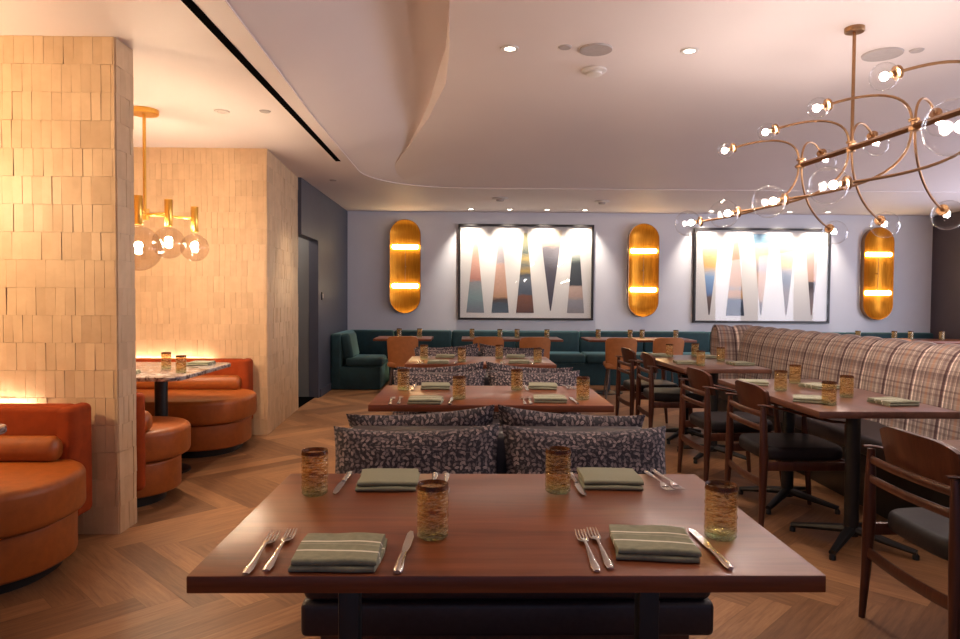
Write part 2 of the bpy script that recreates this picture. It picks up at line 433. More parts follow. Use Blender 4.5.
def make_ceiling():
    t = MB()
    ys = [-4+.1*i for i in range(70)] + [3+.05*i for i in range(93)]
    ys = [y for y in ys if y < 7.40]
    th = [PI/2*i/40 for i in range(1, 41)]
    ys += [YE-R0+R0*math.sin(a) for a in th if YE-R0+R0*math.sin(a) > 7.41]
    ys[-1] = YE
    NL, NR = 40, 60
    left, right, lows = [], [], []
    for y in ys:
        X0 = xb(y); xc = crease_x(y)
        lows.append((X0, y))
        if xc is None or xc-X0 < .004: xc = X0; left.append(None)
        else: left.append([t.bm.verts.new((X0+(xc-X0)*i/NL, y, side_cove(X0+(xc-X0)*i/NL, y))) for i in range(NL+1)])
        right.append([t.bm.verts.new((xx, y, cove(xx, y))) for xx in [xc + (XR+.05-xc)*(i/NR)**1.5 for i in range(NR+1)]])
    for L0, L1, r0, r1 in zip(left, left[1:], right, right[1:]):
        for i in range(NR): t.bm.faces.new((r0[i], r1[i], r1[i+1], r0[i+1]))
        if L0 and L1:
            for i in range(NL): t.bm.faces.new((L0[i], L1[i], L1[i+1], L0[i+1]))
            t.bm.faces.new((L0[-1], L1[-1], r1[0], r0[0]))      # the hidden upright behind the ceiling edge
        elif L0:
            for i in range(NL): t.bm.faces.new((L0[i], r1[0], L0[i+1]))
            t.bm.faces.new((L0[-1], r1[0], r0[0]))
    # lip and soffit underside
    for (xa, ya), (xc, yc) in zip(lows, lows[1:]):
        t.poly([(xa,ya,HC), (xa,ya,HC+LIP), (xc,yc,HC+LIP), (xc,yc,HC)])
        t.poly([(-6,ya,HC), (xa,ya,HC), (xc,yc,HC), (-6,yc,HC)])
    xa, ya = lows[-1]
    t.poly([(xa,YE,HC), (xa,YE,HC+LIP), (XR+.05,YE,HC+LIP), (XR+.05,YE,HC)])
    t.poly([(-6,YE,HC), (XR+.05,YE,HC), (XR+.05,YB+.05,HC), (-6,YB+.05,HC)])
    o = t.build('ceiling', 'ceiling_paint', angle=30, fix=False)
    return struct(o)
make_ceiling()
t = MB(); t.poly([(-1.328,-3,HC-.002), (-1.277,-3,HC-.002), (-1.277,6.92,HC-.002), (-1.328,6.92,HC-.002)])
t.box((-1.3025, 1.96, HC+.012), (.051, 9.92, .03))
struct(t.build('trim_1', 'slot_black'))

# ------------------------------------------------------------------ walls
def slab(name, mat, c, size):
    t = MB(); t.box(c, size); return struct(t.build(name, mat, smooth=False))
slab('wall_back', 'back_paint', (2.7, YB+.06, 1.45), (10, .12, 3))
slab('wall_right', 'plum_paint', (XR+.06, 3.4, 1.45), (.12, 15, 3))
slab('wall_left', 'dark_paint', (-1.96, 9.82, 1.3215), (.12, 2.14, 2.643))
slab('trim_2', 'dark_paint', (-1.96, 8.31, 2.3215), (.12, .88, .643))      # lintel over the opening
slab('wall_corridor', 'grey_paint', (-2.95, 8.79, 1.3), (1.86, .06, 2.6))
slab('wall_corridor_end', 'grey_paint', (-3.9, 8.3, 1.3), (.06, 1.2, 2.6))
slab('wall_far_left', 'clay_tile', (-4.6, 3.0, 1.3215), (.1, 14, 2.643))

def tiled_wall(name, faces, core):
    """faces: (origin, direction, length) of tiled sides; tiles stand upright in courses of uneven thickness"""
    t = MB(); tone = []; R_ = random.Random(sum(map(ord, name)))
    for (ox, oy), (dx, dy), L in faces:
        nx, ny = dy, -dx
        z = -.001; row = 0
        hs = .1470
        while z < HC-.01:
            h = min(hs, HC-z); s_ = 0.
            tw = .0515; off = R_.uniform(0, .02)
            s_ = -off
            patch = R_.random()
            while s_ < L-.002:
                a, b2 = max(0, s_), min(L, s_+tw)
                if b2-a > .004:
                    e = .0006; d = R_.uniform(.0045, .0075); tl = R_.uniform(-.0014, .0014); tv = R_.uniform(-.0012, .0012)
                    if R_.random() < .35: patch = R_.random()
                    col = min(1, max(0, .5*patch + .5*R_.random()))
                    A = (a+e, z+e); Bq = (b2-e, z+h-e)
                    def P(s__, z__, dd): return (ox+dx*s__+nx*dd, oy+dy*s__+ny*dd, z__)
                    fr = [P(A[0],A[1],d+tl+tv), P(Bq[0],A[1],d-tl+tv), P(Bq[0],Bq[1],d-tl-tv), P(A[0],Bq[1],d+tl-tv)]
                    bk = [P(A[0],A[1],-.01), P(Bq[0],A[1],-.01), P(Bq[0],Bq[1],-.01), P(A[0],Bq[1],-.01)]
                    t.poly(fr); tone.append(col)
                    for i in range(4):
                        j = (i+1) % 4; t.poly([fr[j], fr[i], bk[i], bk[j]]); tone.append(col)
                s_ += tw*R_.choice((1,1,1,.98,1.02))
            z += hs; row += 1
    # core just behind the tiles
    n0 = len(t.bm.faces); t.prism(core, 0, HC)
    tone += [.0]*(len(t.bm.faces)-n0)
    o = t.build(name, 'clay_tile', smooth=False, fix=False)
    at = o.data.attributes.new('tone', 'FLOAT', 'FACE'); at.data.foreach_set('value', tone)
    return struct(o)
tiled_wall('wall_booth_near', [((-4.4,3.690), (1,0), 2.53), ((-1.87,3.690), (0,1), .188)],
           [(-4.4,3.692), (-1.872,3.692), (-1.872,3.876), (-4.4,3.876)])
sl = math.hypot(.085, 1.5)
tiled_wall('wall_booth_far', [((-4.4,6.372), (1,0), 2.54), ((-1.86,6.372), (-.085/sl,1.5/sl), sl)],
           [(-4.4,6.374), (-1.862,6.374), (-1.947,7.87), (-4.4,7.87)])
slab('baseboard_left', 'dark_paint', (-1.895, 9.86, .05), (.02, 2.06, .1))
t = MB(); t.box((-2.5, 8.32, .006), (1.1, .95, .012), .004)
tag(t.build('door_mat', 'slot_black'), 'black floor mat in the left doorway beyond the tiled walls', 'mat')
t = thing('wall_plaque', 'small dark square plaque on the dark wall right of the doorway', 'plaque', (-1.895, 8.97, 1.3))
b_ = MB(); b_.box((0,0,0), (.012,.10,.10), .003); b_.build('plate', 'black_metal', t)
b_ = MB(); b_.box((.008,0,.0), (.006,.055,.055), .002); b_.build('raised_square', 'fixture_grey', t)

# ------------------------------------------------------------------ recessed fittings in the ceiling
def downlight(x, y, z, label, group, r=.045, cat='ceiling light', lens='lens_glow'):
    o = thing('recessed_downlight', label, cat, (x, y, z), 0, group)
    t = MB(); t.lathe([(r*.72,.004), (r*.78,-.004), (r*1.15,-.005), (r*1.25,.002)], seg=20); t.build('trim_ring', 'fixture_white', o)
    t = MB(); t.lathe([(0,-.001), (r*.74,-.001)], seg=16); t.build('lens', lens, o)
    return o
def spot(x, y, z, power, size, col=(1,.82,.62), target=None, blend=.6, rad=.03):
    l = bpy.data.lights.new('ceiling_spot', 'SPOT'); l.energy = power; l.spot_size = math.radians(size); l.spot_blend = blend
    l.color = col; l.shadow_soft_size = rad
    o = bpy.data.objects.new('ceiling_spot', l); C.objects.link(o); o.location = (x, y, z)
    if target:
        d = Vector(target)-Vector((x, y, z)); o.rotation_euler = d.to_track_quat('-Z', 'Y').to_euler()
    return o
WARM = (1,.80,.60)
for i, (x, w) in enumerate([(.251,'left of the round speaker'), (1.367,'right of the round speaker')]):
    z = cove(x, 4.28)
    downlight(x, 4.28, z-.004, 'small bright recessed downlight in the raised ceiling ' + w, 'raised ceiling downlights')
AX1 = [.04, .63, 1.20, 1.78]; AX2 = [3.72, 4.31, 4.93, 5.52]
nm = ['first', 'second', 'third', 'fourth']
for AX, w in ((AX1, 'left'), (AX2, 'right')):
    for i, x in enumerate(AX):
        downlight(x, 10.48, HC-.004, f'recessed wall washer above the {w} artwork, {nm[i]} from the left', 'picture wall washers', .05)
for (x, y, r, lab, nme) in [(.784, 4.28, .10, 'round flush ceiling speaker nearer the two bright downlights', 'ceiling_speaker'),
                       (2.588, 4.30, .115, 'round flush ceiling speaker behind the brass chandelier rod', 'ceiling_speaker')]:
    o = thing(nme, lab, 'speaker', (x, y, cove(x, y)-.004)); t = MB(); t.lathe([(0,-.006), (r*.92,-.006)], seg=32); t.build('grille', 'fixture_grey', o)
    t = MB(); t.lathe([(r*.92,-.007), (r,-.006), (r*1.02,.004)], seg=32); t.build('rim', 'fixture_grey', o)
o = thing('smoke_detector', 'white round smoke detector below the round ceiling speaker', 'smoke detector', (.842, 4.66, cove(.842, 4.66)-.002))
t = MB(); t.lathe([(.085,0), (.085,-.012), (.06,-.02)], seg=28); t.build('base', 'fixture_white', o)
t = MB(); t.lathe([(.055,-.014), (.055,-.032), (.04,-.04), (0,-.04)], seg=28); t.build('cap', 'fixture_white', o)
for x, y, z, lab in [(.588, 4.25, None, 'tiny round sprinkler cap left of the round ceiling speaker'), (2.76, 4.23, None, 'tiny round sprinkler cap right of the speaker behind the chandelier rod'),
                     (-1.495, 5.10, HC, 'small round ceiling cap between black slot and left chandelier'), (-1.572, 8.03, HC, 'small round ceiling cap past the end of the black slot')]:
    z = (cove(x, y) if z is None else z)-.002
    t = MB(); t.lathe([(0,-.008), (.035,-.008), (.042,0)], seg=20); o = t.build('sprinkler_cap', 'fixture_grey'); o.location = (x, y, z+.002); tag(o, lab, 'sprinkler cap')
downlight(-1.813, 5.11, HC-.004, 'recessed downlight in the low ceiling above the second booth opening', None, lens='fixture_white')
for x, y, lab, r in [(1.853, 9.53, 'white round detector under the soffit above the left artwork, right side', .10), (.428, 9.33, 'grey flat disc vent under the soffit above the left artwork, left side', .11)]:
    o = thing('ceiling_disc', lab, 'ceiling fitting', (x, y, HC-.002))
    t = MB(); t.lathe([(r,0), (r,-.012), (r*.7,-.02), (0,-.02)], seg=28); t.build('plate', 'fixture_white', o)
    t = MB(); t.lathe([(r*.5,-.018), (r*.45,-.04), (0,-.045)], seg=24); t.build('boss', 'fixture_grey', o)

# ------------------------------------------------------------------ artwork
art_mat('art_pink', [(0,(.22,.24,.27)), (.2,(.25,.36,.36)), (.42,(.30,.30,.31)), (.45,(.55,.24,.18)), (.7,(.72,.42,.32)), (1,(.85,.62,.5))])
art_mat('art_peach', [(0,(.10,.13,.16)), (.12,(.07,.09,.11)), (.17,(.09,.05,.03)), (.21,(.55,.32,.18)), (.3,(.62,.36,.24)), (.62,(.66,.42,.33)), (.66,(.45,.40,.42)), (1,(.62,.58,.6))])
art_mat('art_night', [(0,(.13,.05,.025)), (.2,(.24,.09,.04)), (.24,(.09,.11,.14)), (.42,(.14,.16,.19)), (.48,(.08,.09,.10)), (.52,(.42,.28,.08)), (.6,(.14,.15,.13)), (.68,(.5,.38,.14)), (.75,(.10,.13,.12)), (1,(.5,.46,.25))])
art_mat('art_plum', [(0,(.05,.04,.055)), (.5,(.09,.08,.10)), (.66,(.22,.21,.24)), (.78,(.25,.23,.26)), (.84,(.72,.56,.42)), (1,(.85,.72,.55))])
art_mat('art_forest', [(0,(.28,.27,.29)), (.22,(.35,.33,.34)), (.28,(.55,.38,.3)), (.44,(.58,.42,.34)), (.48,(.045,.05,.055)), (.85,(.06,.07,.07)), (.93,(.35,.4,.33)), (1,(.7,.7,.68))])
art_mat('art_sea', [(0,(.07,.05,.05)), (.22,(.18,.12,.10)), (.28,(.15,.26,.5)), (.5,(.25,.4,.62)), (.56,(.5,.5,.55)), (.64,(.75,.45,.16)), (.75,(.8,.55,.25)), (1,(.8,.75,.7))])
art_mat('art_cliff', [(0,(.02,.03,.05)), (.2,(.03,.05,.09)), (.235,(.5,.26,.10)), (.3,(.6,.33,.15)), (.33,(.3,.27,.26)), (.37,(.6,.36,.2)), (1,(.62,.42,.34))])
art_mat('art_dune', [(0,(.06,.05,.05)), (.14,(.14,.09,.08)), (.2,(.6,.38,.24)), (.5,(.62,.42,.32)), (.56,(.36,.32,.34)), (.66,(.5,.42,.4)), (.72,(.7,.48,.32)), (.86,(.7,.55,.45)), (.89,(.25,.42,.55)), (1,(.3,.5,.65))])
art_mat('art_storm', [(0,(.12,.07,.05)), (.3,(.2,.14,.12)), (.42,(.10,.11,.14)), (.52,(.16,.19,.23)), (.58,(.35,.33,.34)), (.66,(.66,.48,.2)), (.8,(.75,.6,.35)), (1,(.8,.75,.68))])
art_mat('art_rose', [(0,(.3,.2,.18)), (.25,(.25,.2,.2)), (.4,(.06,.05,.055)), (.46,(.09,.08,.09)), (.49,(.65,.4,.3)), (.75,(.72,.5,.42)), (1,(.8,.7,.65))])
def artwork(x0, x1, z0, z1, tris, label):
    w, h = x1-x0, z1-z0; y = YB-.002
    o = thing('framed_artwork', label, 'artwork', ((x0+x1)/2, y, z0), 0, 'pictures on the back wall')
    fw = .034
    t = MB()
    for c, s in (((0,-.03,fw/2), (w,.06,fw)), ((0,-.03,h-fw/2), (w,.06,fw)), ((-w/2+fw/2,-.03,h/2), (fw,.06,h-2*fw)), ((w/2-fw/2,-.03,h/2), (fw,.06,h-2*fw))): t.box(c, s, .003, 1)
    t.build('frame', 'frame_black', o)
    t = MB(); t.box((0,-.012,h/2), (w-2*fw,.016,h-2*fw)); mt = t.build('mat_board', 'paper_white', o)
    for (pts, mname) in tris:
        t = MB(); q = [(-w/2+fw+px*(w-2*fw), -.0225, fw+pz*(h-2*fw)) for px, pz in pts]
        zs = [p[1] for p in pts]; za, zb = min(zs), max(zs)
        t.poly(q, [((px*1.5), (pz-za)/(zb-za)) for px, pz in pts])
        p = t.build('printed_wedge', mname, mt, smooth=False)
    t = MB(); t.box((0,-.052,h/2), (w-2*fw,.003,h-2*fw)); t.build('glass_pane', 'pane_glass', o, smooth=False)
    return o
def up(xc, hw, z0, z1, tip=.012): return [(xc-hw, z0), (xc+hw, z0), (xc+tip, z1), (xc-tip, z1)]
def dn(xc, hw, z0, z1, tip=.004): return [(xc-tip, z0), (xc+tip, z0), (xc+hw, z1), (xc-hw, z1)]
artwork(-.155, 1.985, .945, 2.452, [(up(.115,.068,.055,.86), 'art_pink'), (up(.305,.066,.055,.90), 'art_peach'), (up(.495,.068,.055,.93), 'art_night'), (dn(.69,.085,.08,.96), 'art_plum'), (up(.882,.066,.055,.70,.03), 'art_forest')],
        'large black framed artwork, left of two, wedges of dark green, plum and pink')
artwork(3.575, 5.755, .918, 2.42, [(dn(.108,.068,.065,.90), 'art_sea'), (up(.305,.07,.055,.95), 'art_cliff'), (dn(.500,.066,.065,.96), 'art_dune'), (dn(.692,.066,.065,.90), 'art_storm'), (dn(.885,.055,.065,.85), 'art_rose')],
        'large black framed artwork, right of two, wedges of blue, orange and navy')

# ------------------------------------------------------------------ sconces
def make_sconce(label):
    o = thing('wall_sconce', label, 'wall lamp')
    R_, H_ = .235, 1.455; hl = H_/2-R_
    def ring(r, y, n=20):
        p = []
        for k in range(n+1): a = PI*k/n; p.append((r*math.cos(a), y, hl+r*math.sin(a)))
        m_ = 10
        for k in range(1, m_): p.append((-r, y, hl-2*hl*k/m_))
        for k in range(n+1): a = PI+PI*k/n; p.append((r*math.cos(a), y, -hl+r*math.sin(a)))
        for k in range(1, m_): p.append((r, y, -hl+2*hl*k/m_))
        return p
    t = MB(); rings = []
    for s in (.02,.15,.3,.45,.6,.72,.82,.9,.96,1.): rings.append([t.bm.verts.new(p) for p in ring(R_*s, -.012-.085*s**2.4)])
    for a, b in zip(rings, rings[1:]):
        n = len(a)
        for k in range(n): t.bm.faces.new((a[k], a[(k+1) % n], b[(k+1) % n], b[k]))
    t.bm.faces.new(rings[0]); t.build('reflector', 'brushed_gold', o)
    t = MB(); prof = [(R_, -.097), (R_+.007, -.099), (R_+.009, -.09), (R_+.004, 0)]; rings = [[t.bm.verts.new(p) for p in ring(r, y)] for r, y in prof]
    for a, b in zip(rings, rings[1:]):
        n = len(a)
        for k in range(n): t.bm.faces.new((a[k], a[(k+1) % n], b[(k+1) % n], b[k]))
    t.build('rim', 'aged_brass', o)
    t = MB(); t.tube([(0,-.08,-.28), (0,-.08,.28)], .005, 10); t.tube([(0,-.08,0), (0,-.012,0)], .008, 8); t.build('stem', 'aged_brass', o)
    for zz in (-.305, .305):
        t = MB(); t.tube([(-.205,-.08,zz), (-.195,-.08,zz), (.195,-.08,zz), (.205,-.08,zz)], [.014,.034,.034,.014], 12); t.build('bulb', 'sconce_bulb', o)
    return o
SC = Proto(make_sconce)
SC.put((-.985, YB-.003, 1.777), 0, 'gold capsule wall sconce at the far left, left of the left artwork', 'gold capsule sconces')
SC.put((2.765, YB-.003, 1.740), 0, 'gold capsule wall sconce between the two artworks', 'gold capsule sconces')
SC.put((6.505, YB-.003, 1.712), 0, 'gold capsule wall sconce at the far right, right of the right artwork', 'gold capsule sconces')

# ------------------------------------------------------------------ tables of the middle row
def make_mid_table(label):
    o = thing('dining_table', label, 'table', group='walnut tables of the middle row')
    t = MB(); t.box((0,0,.733), (1.22,.762,.034), .003, 2); t.build('tabletop', 'walnut_top', o)
    for sx in (-.366, .366):
        t = MB(); t.box((sx,0,.36), (.05,.05,.68), .004); l = t.build('leg', 'black_metal', o)
        t = MB(); t.box((sx,0,.010), (.07,.52,.016), .006); t.box((sx,0,.03), (.075,.10,.03), .008); t.build('foot', 'black_metal', o)
        t = MB(); t.box((sx*1.22,0,.708), (.26,.05,.022), .003); t.box((sx,0,.702), (.06,.46,.03), .003); t.build('support_bracket', 'black_metal', o)
    return o
MT = [(.081, 1.6685), (.120, 3.760), (.105, 5.866)]
TN = ['nearest walnut table', 'middle-row second walnut table', 'middle-row third walnut table']
P = Proto(make_mid_table)
for (x, y), lab in zip(MT, ['large walnut table nearest the camera, set for four', 'second walnut table of the middle row, behind the first leafy cushions', 'third and farthest walnut table of the middle row']):
    P.put((x, y, 0), 0, lab, 'walnut tables of the middle row')

# ------------------------------------------------------------------ double sided benches of the middle row
def make_bench(label):
    o = thing('double_bench', label, 'bench')
    W_ = 1.262
    t = MB(); t.box((0,0,.124), (W_-.06,1.30,.248), .004); t.build('plinth', 'chair_walnut', o)
    for s in (-1, 1):
        t = MB(); t.box((0,s*.445,.301), (W_,.70,.108), .018, 3); t.build('seat_base', 'bench_leather', o)
        t = MB(); t.box((0,s*.445,.408), (W_-.012,.70,.104), .028, 4); t.build('seat_cushion', 'bench_leather', o)
    t = MB(); t.box((0,0,.50), (W_,.19,.47), .035, 4); t.build('backrest', 'bench_leather', o)
    return o
P = Proto(make_bench); BEN = [(.129, 2.845), (.130, 4.955), (.115, 7.06)]
for (x, y), lab in zip(BEN, ['dark leather double bench behind the nearest walnut table', 'dark leather double bench between second and third walnut tables', 'dark leather double bench behind the farthest walnut table']):
    P.put((x, y, 0), 0, lab, 'double benches of the middle row')

def make_cushion(label):
    o = None
    t = MB(); w, h, th = .655, .37, .075
    def side(sg):
        def f(a, b):
            u, v = 2*a-1, 2*b-1
            x = u*w/2*(1-.05*(1-v*v)*abs(u)); z = v*h/2*(1-.085*(1-u*u)*abs(v))
            z += -.012*(1-u*u) if v > .5 else 0
            k = max(0, (1-u**4)*(1-v**4))**.55
            nzv = .010*noise.noise(Vector((x*9, z*9, 3+sg)))
            return (x, sg*(th*k) + nzv*k, z)
        return f
    uvf = lambda a, b: (a*w, b*h)
    t.grid(side(-1), 26, 18, uvf); t.grid(side(1), 26, 18, lambda a, b: (a*w+.7, b*h), flip=True)
    bmesh.ops.remove_doubles(t.bm, verts=t.bm.verts, dist=.0004)
    o = t.build('leafy_cushion', 'leaf_print', angle=70); tag(o, label, 'cushion'); return o
cush = None
def put_cushion(x, y, z, rx, ry, rz, label):
    global cush
    if cush is None: cush = o = make_cushion(label)
    else: o = cush.copy(); C.objects.link(o); o['label'] = label
    o.location = (x, y, z); o.rotation_euler = (rx, ry, rz); o['group'] = 'leafy print cushions'
    return o
BW = ['first bench', 'second bench', 'third bench']
for bi, (bx, by) in enumerate(BEN):
    tn = ['behind the nearest walnut table', 'behind the second walnut table', 'behind the farthest walnut table'][bi]
    for s, w in ((-1, 'left'), (1, 'right')):
        jit = random.uniform(-.02, .02)
        # front pair leans on the near face of the backrest
        put_cushion(bx+s*.330+.004, by-.225, .608, math.radians(-21), math.radians(s*1.2+jit*40), math.radians(s*2),
                    f'{w} leafy cushion on the near side of the bench {tn}')
        put_cushion(bx+s*.325, by+.225, .612, math.radians(17), math.radians(s*3.5), math.radians(-s*2),
                    f'{w} leafy cushion peeking over the bench {tn}')

# ------------------------------------------------------------------ table ware
def make_tumbler(label):
    o = thing('tumbler', label, 'glass')
    h, r = .119, .0345
    t = MB(); prof = [(0,.0005), (r*.86,.0005), (r*.97,.004)]
    n = 22
    for i in range(1, n): 
        z = h*i/n; prof.append((r + .0007*math.sin(i*2.3) + .0004*math.sin(i*5.1), z))
    prof += [(r*1.0,h-.002), (r*.985,h), (r*.93,h-.0015)]
    prof += [(r*.91,h*.8), (r*.9,h*.4), (r*.86,.012), (0,.010)]
    t.lathe(prof, seg=28); t.build('glass_body', 'amber_glass', o, angle=60, fix=False)
    return o
def make_napkin(label, mname='striped_napkin'):
    t = MB(); W_, D_ = .164, .172
    def layer(z0, th, y0, y1, sd):
        ny, nx = 16, 10
        prof = []
        for k in range(7): a = -PI/2 - PI*k/6; prof.append((y0 + th/2 + math.cos(a)*th/2*1.15, z0 + th/2 + math.sin(a)*th/2))
        for k in range(1, ny): prof.append((y0 + (y1-y0)*k/ny, z0+th))
        for k in range(7): a = PI/2 - PI*k/6; prof.append((y1 - th/2 + math.cos(a)*th/2*1.15, z0 + th/2 + math.sin(a)*th/2))
        for k in range(1, ny): prof.append((y1 - (y1-y0)*k/ny, z0))
        rows = []
        for i in range(nx+1):
            u = i/nx; x = -W_/2 + W_*u
            row = []
            for (y, z) in prof:
                q = noise.noise(Vector((x*14+sd, y*14, sd)))
                row.append(t.bm.verts.new((x + .004*math.sin(y*20+sd)*(abs(u-.5)*2), y + .004*q, max(.0003, z + (.0022*q if z > z0+th*.3 else 0)*(z > .004) - .0015*(abs(u-.5)*2)**4*(z > z0+.002)))))
            rows.append(row)
        n = len(prof)
        for a, b in zip(rows, rows[1:]):
            for k in range(n): t.bm.faces.new((a[k], b[k], b[(k+1) % n], a[(k+1) % n]))
        t.bm.faces.new(rows[0]); t.bm.faces.new(rows[-1][::-1])
    layer(.0005, .012, -D_/2, D_/2, 1.3); layer(.0125, .012, -D_/2+.004, D_/2-.012, 4.1)
    o = t.build('folded_napkin', mname, angle=60); tag(o, label, 'napkin'); return o
def make_fork(label):
    o = thing('fork', label, 'fork'); L = .225
    t = MB(); t.tube([(0,-L/2,.004), (0,-L/2+.02,.0045), (0,-L/2+.05,.005), (0,0,.009), (0,.035,.010)], [.0065,.0095,.007,.0035,.003], 10, (1,.34)); t.build('handle', 'steel', o)
    t = MB(); t.tube([(0,.03,.010), (0,.045,.007), (0,.062,.0045)], [.003,.010,.0125], 10, (1,.22))
    for k in range(4):
        x = -.0105 + .007*k; t.tube([(x,.058,.0045), (x,.085,.005), (x*.95,L/2,.009)], [.0022,.0019,.0011], 6, (1,.6))
    t.build('tines', 'steel', o); return o
def make_knife(label):
    o = thing('table_knife', label, 'knife'); L = .235
    t = MB(); t.tube([(0,-L/2,.005), (0,-L/2+.012,.005), (0,-.06,.006), (0,-.012,.005)], [.006,.0095,.0075,.0055], 10, (1,.55)); t.build('handle', 'steel', o)
    t = MB(); t.prism([(-.005,-.014), (.006,-.014), (.0105,.02), (.011,.075), (.006,L/2-.006), (-.002,L/2), (-.007,L/2-.02), (-.0075,.02)], .0032, .0052, .0006, 1); t.build('blade', 'steel', o); return o
TUM, FRK, KNF = Proto(make_tumbler), Proto(make_fork), Proto(make_knife)
nap0 = {}
def put_napkin(x, y, z, rz, label, group, mname='striped_napkin'):
    if mname not in nap0: nap0[mname] = o = make_napkin(label, mname)
    else: o = nap0[mname].copy(); C.objects.link(o); o['label'] = label
    o.location = (x, y, z); o.rotation_euler = (0,0,rz); o['group'] = group; return o
TT = .7502
# offsets from the table centre, measured on the nearest table
for ti, (tx, ty) in enumerate(MT):
    tn = ['the nearest walnut table', 'the second middle-row table', 'the farthest middle-row table'][ti]
    J = (lambda a: 0) if ti == 0 else (lambda a: random.uniform(-a, a))
    for dx, dy, w in [(-.156,-.167,'near left'), (.483,-.170,'near right'), (-.489,.165,'far left'), (.168,.188,'far right')]:
        TUM.put((tx+dx+J(.008), ty+dy+J(.006), TT), random.uniform(0,6), f'amber-rimmed glass tumbler at the {w} setting of {tn}', 'amber-rimmed tumblers')
    for dx, dy, rz, w in [(-.336,-.284,-.02,'near left'), (.314,-.232,-.12,'near right'), (-.303,.268,PI+.02,'far left'), (.328,.282,PI-.06,'far right')]:
        put_napkin(tx+dx+J(.008), ty+dy+J(.006), TT, rz+J(.05), (f'folded green napkin with pale stripes at the {w} setting of {tn}' if 'near' in w.split()[0] else f'folded plain green napkin at the {w} setting of {tn}'), 'folded green napkins', 'striped_napkin' if w.startswith('near') else 'napkin_cloth')
    for dx, dy, rz, w in [(-.502,-.268,.03,'outer fork of the near left setting'), (-.468,-.252,.03,'inner fork of the near left setting'),
                          (.172,-.256,-.01,'outer fork of the near right setting'), (.201,-.243,-.01,'inner fork of the near right setting'),
                          (-.175,.262,PI,'inner fork of the far left setting'), (-.140,.255,PI,'outer fork of the far left setting'),
                          (.470,.285,PI+.05,'inner fork of the far right setting'), (.500,.292,PI+.07,'outer fork of the far right setting')]:
        FRK.put((tx+dx+J(.006), ty+dy+J(.006), TT), rz, f'silver fork, {w} on {tn}', 'silver forks')
    for dx, dy, rz, w in [(-.209,-.258,-.03,'near left'), (.431,-.242,.02,'near right'), (-.432,.264,PI-.01,'far left'), (.232,.252,PI+.02,'far right')]:
        KNF.put((tx+dx+J(.006), ty+dy+J(.006), TT), rz, f'silver table knife beside the {w} napkin on {tn}', 'silver table knives')

# ------------------------------------------------------------------ tables along the plaid banquette
def make_side_table(label):
    o = thing('dining_table', label, 'table')
    t = MB(); t.box((0,0,.733), (.68,1.33,.034), .003, 2); t.build('tabletop', 'walnut_top_long', o)
    for sy in (-.36, .36):
        t = MB(); t.tube([(0,sy,.05), (0,sy,.70)], .036, 16); t.build('column', 'black_metal', o)
        t = MB()
        for k in range(4):
            a = PI/4 + PI/2*k; t.tube([(0,sy,.085), (.10*math.cos(a),sy+.10*math.sin(a),.07), (.30*math.cos(a),sy+.30*math.sin(a),.035)], [.03,.028,.018], 8, (1,.8))
            t.lathe([(.016,0), (.016,.02), (.008,.03)], (.295*math.cos(a), sy+.295*math.sin(a), 0), 10)
        t.build('star_base', 'black_metal', o)
        t = MB(); t.box((0,sy,.706), (.40,.08,.02), .003); t.build('top_plate', 'black_metal', o)
    return o
P = Proto(make_side_table); ST = [(2.03,1.905), (2.015,3.885), (1.995,5.865)]
for (x, y), lab in zip(ST, ['walnut table at the right edge, behind the nearest armchair', 'long walnut table beside the plaid banquette, set with four tumblers, nearer one', 'long walnut table beside the far end of the plaid banquette']):
    P.put((x, y, 0), 0, lab, 'walnut tables along the plaid banquette')
SG = [('the nearer plaid-banquette table', [(1.829,3.960,'chair side far'), (2.084,4.315,'banquette side far'), (1.830,3.425,'chair side near'), (2.076,3.705,'banquette side near')],
       [(1.80,3.545,PI/2-.5-PI/2,'chair side near'), (2.13,4.10,.25,'banquette side far'), (2.185,3.47,.12,'banquette side near'), (1.80,4.27,-.35,'chair side far')]),
      ('the farther plaid-banquette table', [(1.865,6.29,'chair side far'), (2.143,6.41,'banquette side far'), (1.875,5.47,'chair side near'), (2.197,5.90,'banquette side near')],
       [(1.80,5.63,-.1,'chair side near'), (2.18,6.22,.2,'banquette side far'), (2.23,5.56,.1,'banquette side near'), (1.80,6.36,-.2,'chair side far')])]
for tn, gl, nk in SG:
    for x, y, w in gl: TUM.put((x, y, TT), random.uniform(0,6), f'amber-rimmed glass tumbler, {w} setting of {tn}', 'amber-rimmed tumblers')
    for x, y, rz, w in nk: put_napkin(x, y, TT, rz, f'folded green napkin, {w} setting of {tn}', 'folded green napkins')
put_napkin(2.26, 2.36, TT, .1, 'folded green napkin on the walnut table at the right edge', 'folded green napkins')

